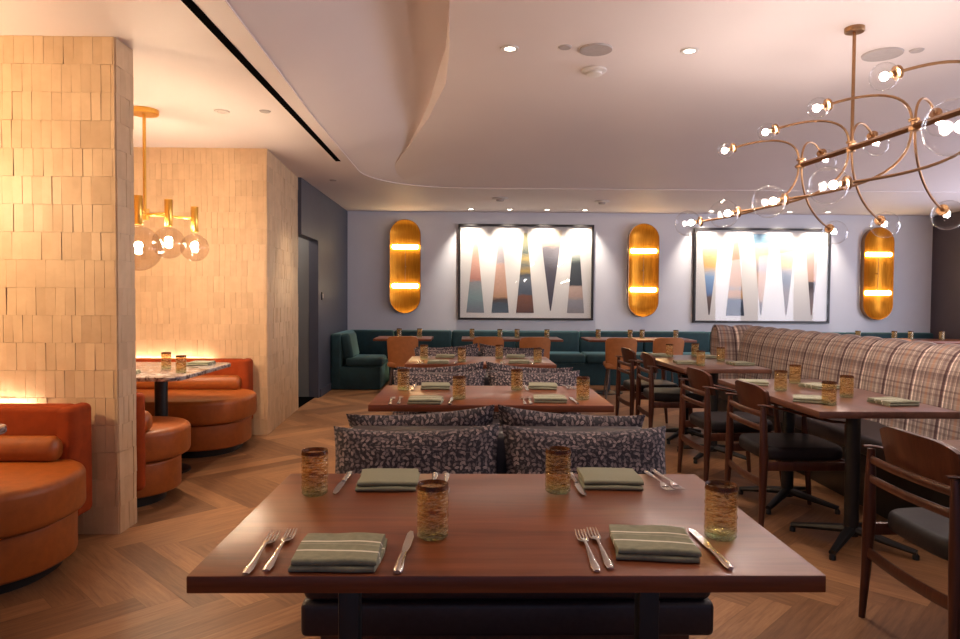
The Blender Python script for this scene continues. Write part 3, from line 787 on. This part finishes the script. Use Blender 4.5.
# ------------------------------------------------------------------ walnut armchairs (local +X is the front)
def make_armchair(label):
    o = thing('wooden_armchair', label, 'chair'); w = .243
    def seat():
        t = MB(); pts = []
        for k in range(40):
            a = 2*PI*k/40; ca, sa = math.cos(a), math.sin(a); n = 4.5
            pts.append((.252 + .240*abs(ca)**(2/n)*(1 if ca > 0 else -1), .232*abs(sa)**(2/n)*(1 if sa > 0 else -1)*(1+.05*ca)))
        t.prism(pts, .385, .462, .026, 4); return t
    seat().build('seat', 'seat_leather', o, angle=60)
    for s in (-1, 1):
        t = MB(); t.tube([(-.012,s*.258,0), (-.004,s*.252,.18), (.002,s*.246,.40), (.0,s*.240,.60), (-.002,s*.236,.690)], [.0135,.019,.0255,.020,.015], 12, (1,.8), up=(0,1,0)); t.build('rear_leg', 'chair_walnut', o)
        t = MB(); t.tube([(.520,s*.262,0), (.502,s*.256,.18), (.480,s*.250,.38), (.470,s*.246,.50), (.462,s*.244,.600)], [.0135,.018,.024,.019,.014], 12, (1,.8), up=(0,1,0)); t.build('front_leg', 'chair_walnut', o)
        t = MB(); t.tube([(-.035,s*.236,.700), (.0,s*.237,.699), (.12,s*.243,.676), (.24,s*.252,.646), (.37,s*.250,.616), (.50,s*.243,.603)], [.010,.015,.019,.022,.021,.014], 12, (1,.42)); t.build('armrest', 'chair_walnut', o)
        t = MB(); t.box((.240,s*.247,.365), (.47,.022,.05), .006); t.build('side_rail', 'chair_walnut', o)
    t = MB(); t.box((.480,0,.362), (.022,.47,.05), .006); t.build('front_rail', 'chair_walnut', o)
    for z in (.572, .648):
        t = MB(); t.tube([(-.004 - .016*(1-(y/.24)**2), y, z) for y in (-.238,-.16,-.08,0,.08,.16,.238)], .016, 10, (.45,1.05), up=(0,0,1)); t.build('back_slat', 'chair_walnut', o)
    t = MB(); t.tube([(-.002, y, .272 - .012*(1-(y/.25)**2)) for y in (-.25,-.15,-.05,.05,.15,.25)], .022, 10, (.42,1.1), up=(0,0,1)); t.build('rear_stretcher', 'chair_walnut', o)
    # curved solid back panel
    t = MB()
    def pan(off):
        def f(a, b):
            y = -.216 + .432*a; v = b
            zt = .800 - .030*abs(2*a-1)**4; zb = .628 + .012*abs(2*a-1)**2
            z = zb + (zt-zb)*v
            x = .036 + .030*(2*a-1)**2 - .030*v
            return (x+off, y, z)
        return f
    nu, nv = 20, 6
    A = t.grid(pan(0), nu, nv); B = t.grid(pan(-.02), nu, nv, flip=True)
    for i in range(nu):
        for j in (0, nv): t.bm.faces.new((A[i][j], A[i+1][j], B[i+1][j], B[i][j]))
    for j in range(nv):
        for i in (0, nu): t.bm.faces.new((A[i][j], A[i][j+1], B[i][j+1], B[i][j]))
    t.build('back_panel', 'chair_walnut', o)
    return o
P = Proto(make_armchair)
for y, x, rz, lab in [(2.450,1.612,0,'dark walnut armchair nearest the camera, at the right edge'),
                   (3.965,1.630,0,'dark walnut armchair pulled up to the nearer plaid-banquette table, second from the front'),
                   (4.755,1.59,.03,'dark walnut armchair at the far end of the nearer plaid-banquette table, third from the front'),
                   (6.14,1.60,-.02,'dark walnut armchair at the farther plaid-banquette table, fourth from the front'),
                   (6.74,1.56,.05,'dark walnut armchair farthest away, beside the orange chairs')]:
    P.put((x, y, 0), rz, lab, 'walnut armchairs of the right row')

# ------------------------------------------------------------------ plaid banquette
o = thing('plaid_banquette', 'long plaid channel-back banquette along the right-hand tables', 'banquette', (0,0,0))
prof = [(2.765,.40), (2.775,.50), (2.79,.62), (2.805,.74), (2.825,.84), (2.85,.91), (2.885,.965), (2.925,.994), (2.965,1.0), (3.005,.985), (3.035,.95), (3.05,.90), (3.055,.7), (3.055,.02)]
seglen = [0]
for a, b in zip(prof, prof[1:]): seglen.append(seglen[-1]+math.hypot(b[0]-a[0], b[1]-a[1]))
def pp(s):
    s *= seglen[-1]
    for i in range(len(prof)-1):
        if s <= seglen[i+1]+1e-9:
            f = (s-seglen[i])/(seglen[i+1]-seglen[i]); a, b = prof[i], prof[i+1]
            d = math.hypot(b[0]-a[0], b[1]-a[1]); return (a[0]+(b[0]-a[0])*f, a[1]+(b[1]-a[1])*f, -(b[1]-a[1])/d, (b[0]-a[0])/d)
Y0, Y1, CH = .9, 7.06, .28
ss = sorted(set([l/seglen[-1] for l in seglen] + [i/40 for i in range(41)]))
def chan(L):
    f = (L/CH) % 1; return .020*(1-abs(2*f-1)**3.2)
t = MB(); nL = int((Y1-Y0)/CH)*10
def fb(a, b):
    y = Y1 - (Y1-Y0)*a; x, z, nx, nz_ = pp(ss[min(len(ss)-1, int(round(b*(len(ss)-1))))])
    d = chan(Y1-y); return (x+nx*d, y, z+nz_*d)
t.grid(fb, nL, len(ss)-1, lambda a, b: ((Y1-Y0)*a, seglen[-1]*ss[min(len(ss)-1, int(round(b*(len(ss)-1))))]))
t.build('backrest', 'plaid_cloth', o, angle=75)
t = MB(); XA, XB = 2.60, 2.99
def fr(a, b):
    xx = XA + (XB-XA)*a; x, z, nx, nz_ = pp(ss[min(len(ss)-1, int(round(b*(len(ss)-1))))])
    d = chan(xx-XA+.10); return (xx, 7.06 + (x-2.845) + nx*d - .0, z+nz_*d)
t.grid(fr, 26, len(ss)-1, lambda a, b: (.10+(XB-XA)*a, seglen[-1]*ss[min(len(ss)-1, int(round(b*(len(ss)-1))))]), flip=True)
pts = [(XA, 7.06+(q[0]-2.845), q[1]) for q in prof]; t.poly(pts, [(q[1], q[2]) for q in pts])
t.build('end_return', 'plaid_cloth', o, angle=75)
t = MB(); t.box((2.60,3.95,.40), (.42,6.08,.12), .035, 4); t.build('seat_cushion', 'bench_leather', o)
t = MB(); t.box((2.63,3.95,.17), (.34,6.06,.34), .005); t.build('seat_base', 'black_metal', o)

# ------------------------------------------------------------------ teal banquette along the back wall
o = thing('teal_banquette', 'long teal velvet banquette along the pale back wall', 'banquette', (0,0,0))
t = MB(); t.box((3.09,10.44,.16), (8.5,.62,.32), .01); t.build('seat_base', 'teal_velvet', o)
xs = [-1.15, -.25, .75, 1.75, 2.75, 3.8, 4.9, 6.0, 7.35]
for a, b in zip(xs, xs[1:]):
    t = MB(); t.box(((a+b)/2,10.36,.395), (b-a-.008,.58,.14), .04, 4); t.build('seat_cushion', 'teal_velvet', o)
    t = MB(); t.box(((a+b)/2,10.755,.56), (b-a-.008,.2,.44), .035, 4); t.build('back_cushion', 'teal_velvet', o)
t = MB(); t.box((-1.505,10.755,.56), (.70,.2,.44), .035, 4); t.build('back_cushion', 'teal_velvet', o)
o = thing('banquette_end', 'teal velvet end seat against the dark left wall, facing right', 'banquette', (-.022,0,0))
t = MB(); t.box((-1.53,10.07,.165), (.68,1.14,.31), .012); t.build('seat_base', 'teal_velvet', o)
t = MB()
t.prism([(-1.66,9.49), (-1.25,9.49), (-1.185,9.53), (-1.165,9.60), (-1.165,10.06), (-1.66,10.06)], .325, .455, .045, 4); t.build('seat_cushion', 'teal_velvet', o, angle=60)
t = MB(); t.box((-1.80,10.07,.40), (.15,1.15,.76), .03, 4); t.build('back_frame', 'teal_velvet', o)
t = MB(); t.box((-1.66,9.80,.605), (.15,.60,.36), .05, 4, (0,math.radians(-10),0)); t.build('back_cushion', 'teal_velvet', o)

# ------------------------------------------------------------------ tables and chairs by the back wall
def far_table(x0, x1, label):
    o = thing('dining_table', label, 'table', ((x0+x1)/2, 9.33, 0), 0, 'tables along the back wall'); w = x1-x0
    t = MB(); t.box((0,0,.73), (w,.66,.03), .003); t.build('tabletop', 'walnut_top', o)
    for sx in ((0,) if w < 1 else (-w*.27, w*.27)):
        t = MB(); t.tube([(sx,0,.03), (sx,0,.715)], .03, 12); t.build('column', 'black_metal', o)
        t = MB(); t.lathe([(.2,0), (.2,.012), (.05,.03), (.03,.05)], (sx,0,0), 20); t.build('base', 'black_metal', o)
    return o
far_table(-1.24, -.48, 'small walnut table by the back wall nearest the teal end seat')
far_table(-.08, 1.26, 'long walnut table by the back wall under the left artwork')
far_table(1.60, 3.03, 'long walnut table by the back wall below the middle sconce')
far_table(5.25, 6.95, 'walnut table by the back wall behind the plaid banquette, at far right')
far_table(3.55, 4.95, 'walnut table by the back wall below the right artwork')
def gl_at(x, y, w): TUM.put((x, y, .7452), random.uniform(0,6), w, 'amber-rimmed tumblers')
for x, y, w in [(-.94,9.42,'tumbler on the small table nearest the teal end seat, left one'), (-.66,9.42,'tumbler on the small table nearest the teal end seat, right one'),
                (.06,9.42,'tumbler on the table under the left artwork, leftmost of four'), (.44,9.36,'tumbler on the table under the left artwork, second from left'),
                (.68,9.42,'tumbler on the table under the left artwork, third from left'), (1.085,9.36,'tumbler on the table under the left artwork, rightmost of four'),
                (1.80,9.42,'tumbler on the table below the middle sconce, leftmost of four'), (2.23,9.36,'tumbler on the table below the middle sconce, second from left'),
                (2.41,9.42,'tumbler on the table below the middle sconce, third from left'), (2.86,9.36,'tumbler on the table below the middle sconce, rightmost of four'),
                (5.42,9.42,'tumbler behind the plaid banquette top, leftmost of four by the far right sconce'), (5.93,9.42,'tumbler behind the plaid banquette top, second of four by the far right sconce'),
                (6.16,9.42,'tumbler behind the plaid banquette top, third of four by the far right sconce'), (6.60,9.42,'tumbler behind the plaid banquette top, rightmost of four by the far right sconce')]:
    gl_at(x, y, w)
def make_shell_chair(label):
    o = thing('orange_chair', label, 'chair')     # local +Y is the front
    t = MB()
    def back(off):
        def f(a, b):
            u = 2*a-1; z = .385 + .405*b
            wv = (.185 + .018*b) * (1 - .10*max(0, (b-.8)/.2)**3) 
            zz = z - .018*abs(u)**6*(b > .7)
            y = -.02 - .05*b + .075*u*u*(.5+.5*(1-b)) + off
            return (u*wv, y, zz)
        return f
    A = t.grid(back(0), 16, 10); B = t.grid(back(.028), 16, 10, flip=True)
    for i in range(16):
        for j in (0, 10): t.bm.faces.new((A[i][j], A[i+1][j], B[i+1][j], B[i][j]))
    for j in range(10):
        for i in (0, 16): t.bm.faces.new((A[i][j], A[i][j+1], B[i][j+1], B[i][j]))
    t.build('back_shell', 'orange_leather', o, angle=60)
    t = MB(); t.box((0,.19,.425), (.40,.40,.07), .03, 4); t.build('seat', 'orange_leather', o)
    for sx, sy in ((-1,0), (1,0), (-1,1), (1,1)):
        t = MB(); t.tube([(sx*.14,.06+.26*sy,.40), (sx*.185,.0+.38*sy,0)], [.014,.010], 10); t.build('leg', 'chair_leg_metal', o)
    return o
P = Proto(make_shell_chair)
for x, y, rz, lab in [(-.835,8.82,.04,'orange leather chair at the small back table near the teal end seat'), (.268,8.82,0,'orange leather chair under the left artwork, left of two'),
                  (.866,8.80,0,'orange leather chair under the left artwork, right of two'), (1.962,8.72,-.12,'orange leather chair below the middle sconce, left of two'), (2.60,8.82,0,'orange leather chair below the middle sconce, right of two'),
                  (5.66,8.95,0,'orange leather chair showing above the plaid banquette at far right')]:
    P.put((x, y, 0), rz, lab, 'orange chairs by the back wall')

# ------------------------------------------------------------------ rust and tan booths
def rounded_end(x0, x1, y0, y1, r0, r1, n=14):
    """plan of a seat whose right end is rounded: r0 on the y0 corner, r1 on the y1 corner"""
    q = (y1-y0)/(r0+r1)*.98
    if q < 1: r0 *= q; r1 *= q
    p = [(x0, y0)]
    for k in range(n+1): a = -PI/2 + PI/2*k/n; p.append((x1-r0+r0*math.cos(a), y0+r0+r0*math.sin(a)))
    for k in range(n+1): a = PI/2*k/n; p.append((x1-r1+r1*math.cos(a), y1-r1+r1*math.sin(a)))
    p.append((x0, y1)); return p
def booth_bench(name, label, yb, dirn, xl, xr, depth, xw):
    """yb: wall face y. dirn=-1 seat extends towards the camera"""
    o = thing(name, label, 'banquette', (0,0,0))
    ya, yc = (yb-depth, yb-.17) if dirn < 0 else (yb+.17, yb+depth)
    r0 = r1 = .38
    t = MB(); t.prism(rounded_end(xl, xr, ya, yc, r0, r1), .275, .465, .035, 4); t.build('seat_cushion', 'tan_leather', o, angle=60)
    t = MB(); t.prism(rounded_end(xl, xr-.05, ya+(.05 if dirn < 0 else 0), yc-(.05 if dirn > 0 else 0), .36, .36), .065, .268, .015, 3); t.build('seat_base', 'tan_leather', o, angle=60)
    t = MB(); t.prism(rounded_end(xl, xr-.13, ya+(.13 if dirn < 0 else .03), yc-(.13 if dirn > 0 else .03), .30, .30), 0, .065); t.build('plinth', 'black_metal', o)
    # velvet back with a returned, rounded end
    yb0, yb1 = (yb-.20, yb-.07) if dirn < 0 else (yb+.07, yb+.20)
    t = MB(); t.box(((xl+xw-.07)/2,(yb0+yb1)/2,.485), (xw-.07-xl,.13,.47), .03, 4); t.build('backrest', 'rust_velvet', o)
    ys, ye = (yb-.25, yb-.045) if dirn < 0 else (yb+.045, yb+.15)
    pts = rounded_end(xw-.085, xw+.0, ys, ye, .05, .06, 8)
    t = MB(); t.prism(pts, .155, .722, .03, 4); t.build('end_wing', 'rust_velvet', o, angle=60)
    yr = yb-.285 if dirn < 0 else yb+.285
    t = MB(); t.tube([(xl,yr,.522), (xw-.08,yr,.522), (xw-.055,yr,.522)], [.066,.066,.045], 18, (.85,1.0)); t.build('lumbar_bolster', 'tan_leather', o, angle=60)
    return o
booth_bench('booth_bench', 'rust and tan booth bench at the far left edge, in front of the tiled pier', 3.685, -1, -4.3, -1.79, .99, -1.96)
booth_bench('booth_bench', 'rounded tan bench end just behind the tiled pier, facing away', 3.878, 1, -4.3, -1.79, .84, -1.865)
booth_bench('booth_bench', 'rust and tan booth bench against the second tiled wall, behind the marble table', 6.365, -1, -4.3, -1.80, 1.06, -1.955)
for y, x0, x1, lab in [(3.667,-4.2,-2.30,'warm light strip behind the left-edge booth bench'), (6.349,-4.2,-2.35,'warm light strip behind the second booth bench')]:
    o = thing('light_strip', lab, 'light strip', (0,0,0)); t = MB(); t.box(((x0+x1)/2,y,.655), (x1-x0,.03,.014), .003, 1); t.build('channel', 'gold_brass', o)
    t = MB(); t.box(((x0+x1)/2,y,.665), (x1-x0-.01,.018,.008)); t.build('led_strip', 'led_warm', o)
def marble_table(x0, x1, y0, y1, px, py, label):
    o = thing('marble_table', label, 'table', ((x0+x1)/2, (y0+y1)/2, 0), 0, 'marble booth tables'); w, d = x1-x0, y1-y0
    p = []; r = .10
    for cx, cy, a0 in ((w/2-r,d/2-r,0), (-w/2+r,d/2-r,1), (-w/2+r,-d/2+r,2), (w/2-r,-d/2+r,3)):
        for k in range(7): a = PI/2*(a0+k/6); p.append((cx+r*math.cos(a), cy+r*math.sin(a)))
    t = MB(); t.prism(p, .722, .75, .004, 2); t.build('tabletop', 'veined_marble', o)
    for qx in (px-(x0+x1)/2, -(px-(x0+x1)/2)):
        t = MB(); t.tube([(qx,0,.02), (qx,0,.722)], .045, 16); t.build('pedestal', 'black_metal', o)
        t = MB(); t.lathe([(.2,0), (.2,.012), (.06,.03), (.045,.05)], (qx,0,0), 24); t.build('base', 'black_metal', o)
    return o
marble_table(-3.35, -1.89, 4.50, 5.58, -2.24, 5.0, 'marble-topped table in the second booth, with two tumblers')
marble_table(-3.3, -1.86, 1.78, 2.86, -2.25, 2.3, 'marble-topped table whose corner shows at the left edge')
for x, y, w in [(-2.215,5.07,'amber-rimmed tumbler on the marble booth table, left one'), (-1.995,4.80,'amber-rimmed tumbler on the marble booth table, right one')]: TUM.put((x, y, TT), 0, w, 'amber-rimmed tumblers')
put_napkin(-2.33, 4.68, TT, .1, 'folded green napkin at the near side of the marble booth table', 'folded green napkins')
put_napkin(-2.08, 5.38, TT, PI, 'folded green napkin at the far side of the marble booth table', 'folded green napkins')

# ------------------------------------------------------------------ globe chandeliers
def globe(parent, c, r, mat, bulb='bulb_white', br=.026, neck=None):
    t = MB(); t.sphere(c, r, 28, 18); g = t.build('glass_globe', mat, parent, fix=False)
    t = MB(); t.sphere(c if neck is None else neck, br, 14, 10); t.build('bulb', bulb, parent)
o = thing('brass_chandelier', 'yellow brass chandelier with smoky globes above the second booth', 'chandelier', (-2.375, 5.1, 0))
t = MB(); t.lathe([(0,HC-.035), (.095,HC-.035), (.10,HC-.03), (.10,HC), ], seg=28); t.build('canopy', 'gold_brass', o)
t = MB(); t.tube([(0,0,HC-.03), (0,0,1.86)], .012, 12); t.tube([(0,0,1.84), (0,0,1.92)], .03, 16); t.build('rod', 'gold_brass', o)
for gx, gy, gz, gr, z0 in [(.215,-.10,1.665,.113,1.785), (.275,.22,1.655,.105,1.775), (.165,-.45,1.60,.15,1.76), (-.45,.1,1.68,.115,1.82), (-.25,-.3,1.64,.115,1.80)]:
    L = math.hypot(gx, gy)
    t = MB(); t.tube([(0,0,1.88), (gx,gy,1.88)], .009, 10); t.build('arm', 'gold_brass', o)
    t = MB(); t.lathe([(0,0), (.026,0), (.028,.003), (.028,.19), (.026,.193), (0,.193)], (gx,gy,z0), 18); t.build('lamp_cylinder', 'gold_brass', o)
    globe(o, (gx,gy,gz), gr, 'smoke_globe', 'bulb_warm', .025, (gx,gy,gz+.02))

ZB = 2.15
o = thing('globe_chandelier', 'long bronze chandelier with curved arms and clear globes at upper right', 'chandelier', (0,0,0))
t = MB(); cz = cove(2.22, 3.99); t.lathe([(0,cz-.026), (.05,cz-.026), (.053,cz-.022), (.053,cz+.004)], (2.185,3.9,0), 28); t.build('canopy', 'aged_brass', o)
HB = [(2.115,4.36), (2.165,3.875), (2.205,3.385), (2.245,2.90), (2.285,2.41), (2.325,1.93)]
t = MB(); t.tube([(2.185,3.9,cz-.02), (2.17,3.875,ZB)], .0095, 12); t.tube([(2.32,1.93,cz-.02), (2.325,1.93,ZB)], .0095, 12); t.build('rod', 'aged_brass', o)
t = MB(); t.lathe([(0,cz-.026), (.05,cz-.026), (.053,cz-.022), (.053,cz+.004)], (2.32,1.93,0), 28); t.build('canopy', 'aged_brass', o)
t = MB(); t.tube([(2.11,4.40,ZB-.012), (2.33,1.88,ZB-.012)], .017, 4, (1,1)); t.build('bar', 'aged_brass', o)
def bez(p0, p1, p2, p3, n=14):
    P4 = [Vector(p) for p in (p0, p1, p2, p3)]; r = []
    for i in range(n+1):
        u = i/n; r.append(P4[0]*(1-u)**3 + P4[1]*3*u*(1-u)**2 + P4[2]*3*u*u*(1-u) + P4[3]*u**3)
    return r
def lamp_arm(pts, r=.08):
    t = MB(); t.tube(pts, .0068, 8); t.build('arm', 'aged_brass', o)
    e = Vector(pts[-1]); d = (Vector(pts[-1])-Vector(pts[-2])).normalized()
    t = MB(); t.lathe([(0,-.022), (.009,-.022), (.011,-.006), (.029,-.006), (.031,-.002), (.031,.010), (.026,.012), (.012,.014), (.012,.034), (0,.034)], e, 18, d); t.build('socket', 'aged_brass', o)
    globe(o, e + d*(r+.004), r, 'clear_globe', 'bulb_white', .017, e + d*.062)
DL, DR = Vector((-1,0,0)), Vector((.8,.6,0)); Zv = Vector((0,0,1))
for i, (hx, hy) in enumerate(HB):
    h = Vector((hx, hy, ZB))
    t = MB(); t.lathe([(0,-.03), (.024,-.03), (.026,-.026), (.026,-.012), (.015,-.010), (.015,.016), (.026,.018), (.026,.030), (0,.033)], h, 16); t.build('hub', 'aged_brass', o)
    if i != 4:
        a = h + DL*.012 + Zv*.02
        lamp_arm(bez(a, a + Zv*.16, a + DL*.22 + Zv*.14, h + DL*.43 + Zv*.095), .05 if i < 3 else .058)
        b_ = h + DR*.012 + Zv*.02
        lamp_arm(bez(b_, b_ + Zv*.14, b_ + DR*.14 + Zv*.17, h + DR*.27 + Zv*.105), .07)
        c_ = h + DR*.012 - Zv*.02
        lamp_arm(bez(c_, c_ - Zv*.17, c_ + DR*.12 - Zv*.30, h + DR*.40 - Zv*.385), .08)
    if i != 4:
        ls = 1.37 if i == 5 else 1.
        d_ = h + DL*.012 - Zv*.02
        lamp_arm(bez(d_, d_ - Zv*.22, d_ + DL*.26*ls - Zv*.30, h + DL*.635*ls - Zv*.372), .08)

# ------------------------------------------------------------------ light
for AX in (AX1, AX2):
    for x in AX: spot(x, 10.46, HC-.02, 72, 74, (1,.88,.74), (x, YB, 1.95), .7, .02)
for x, y, tx, ty, pw in [(.25,4.28,.1,3.9,60), (1.367,4.28,1.6,4.0,60), (-1.0,1.5,-1.2,1.5,190), (-1.0,3.0,-1.2,3.0,45), (.1,1.7,.1,1.7,30),
                     (.1,6.2,.1,6.0,40), (-1.45,7.2,-1.4,7.2,60), (1.9,6.1,1.9,6.0,25), (2.2,9.2,2.2,9.0,50), (4.8,9.2,4.8,9.0,50), (-1.7,5.1,-1.6,5.1,60), (-1.2,9.3,-1.1,9.0,50)]:
    spot(x, y, (HC if (y > 8.5 or x < -1.05) else cove(x, y))-.02, pw*1.3, 80, WARM, (tx, ty, 0), .8, .06)  # most beams here have no fitting and are added to light the room
def point(x, y, z, p, col=(1,.62,.3), r=.08):
    l = bpy.data.lights.new('unseen_glow', 'POINT'); l.energy = p; l.color = col; l.shadow_soft_size = r
    q = bpy.data.objects.new('unseen_glow', l); C.objects.link(q); q.location = (x, y, z)
point(-3.1, 2.75, 1.9, 85, (1,.72,.42))                   # the chandelier of the first booth, just past the left edge

point(-2.7, 8.3, 2.3, 20, (1,.9,.8))          # added unseen light that brightens the corridor
# unseen bluish area lights added at the right wall to brighten the ceiling
for yy in (2.2, 5.2, 8.0):
    l = bpy.data.lights.new('bluish_side_fill', 'AREA'); l.shape = 'RECTANGLE'; l.size = 1.9; l.size_y = 1.8; l.energy = 74; l.color = (.80,.82,1)
    q = bpy.data.objects.new('bluish_side_fill', l); C.objects.link(q); q.location = (XR-.02, yy, 1.5); q.rotation_euler = Vector((-1,0,0)).to_track_quat('-Z', 'Y').to_euler()
w = bpy.data.worlds.new('daylight'); S.world = w; w.use_nodes = True
bg = w.node_tree.nodes['Background']; bg.inputs[0].default_value = (.58,.64,1,1); bg.inputs[1].default_value = .36

# ------------------------------------------------------------------ camera
f, yaw, pitch, roll, hc = 685.68, -.01785, -.03018, .0061, 1.2763
cam = bpy.data.cameras.new('camera'); cam.sensor_width = 36; cam.sensor_fit = 'HORIZONTAL'; cam.lens = f/960*36; cam.clip_start = .05
co = bpy.data.objects.new('camera', cam); C.objects.link(co)
fw = Vector((-math.sin(yaw)*math.cos(pitch), math.cos(yaw)*math.cos(pitch), math.sin(pitch)))
r = Vector((math.cos(yaw), math.sin(yaw), 0)); u = r.cross(fw)
r2 = r*math.cos(roll) + u*math.sin(roll); u2 = -r*math.sin(roll) + u*math.cos(roll)
co.matrix_world = Matrix(((r2.x,u2.x,-fw.x,0), (r2.y,u2.y,-fw.y,0), (r2.z,u2.z,-fw.z,hc), (0,0,0,1)))
S.camera = co
S.view_settings.view_transform = 'Standard'; S.view_settings.look = 'None'; S.view_settings.gamma = 1; S.view_settings.exposure = .1
S.view_settings.use_curve_mapping = False
S.cycles.use_denoising = True; S.cycles.max_bounces = 10; S.cycles.transparent_max_bounces = 24; S.cycles.sample_clamp_indirect = 6
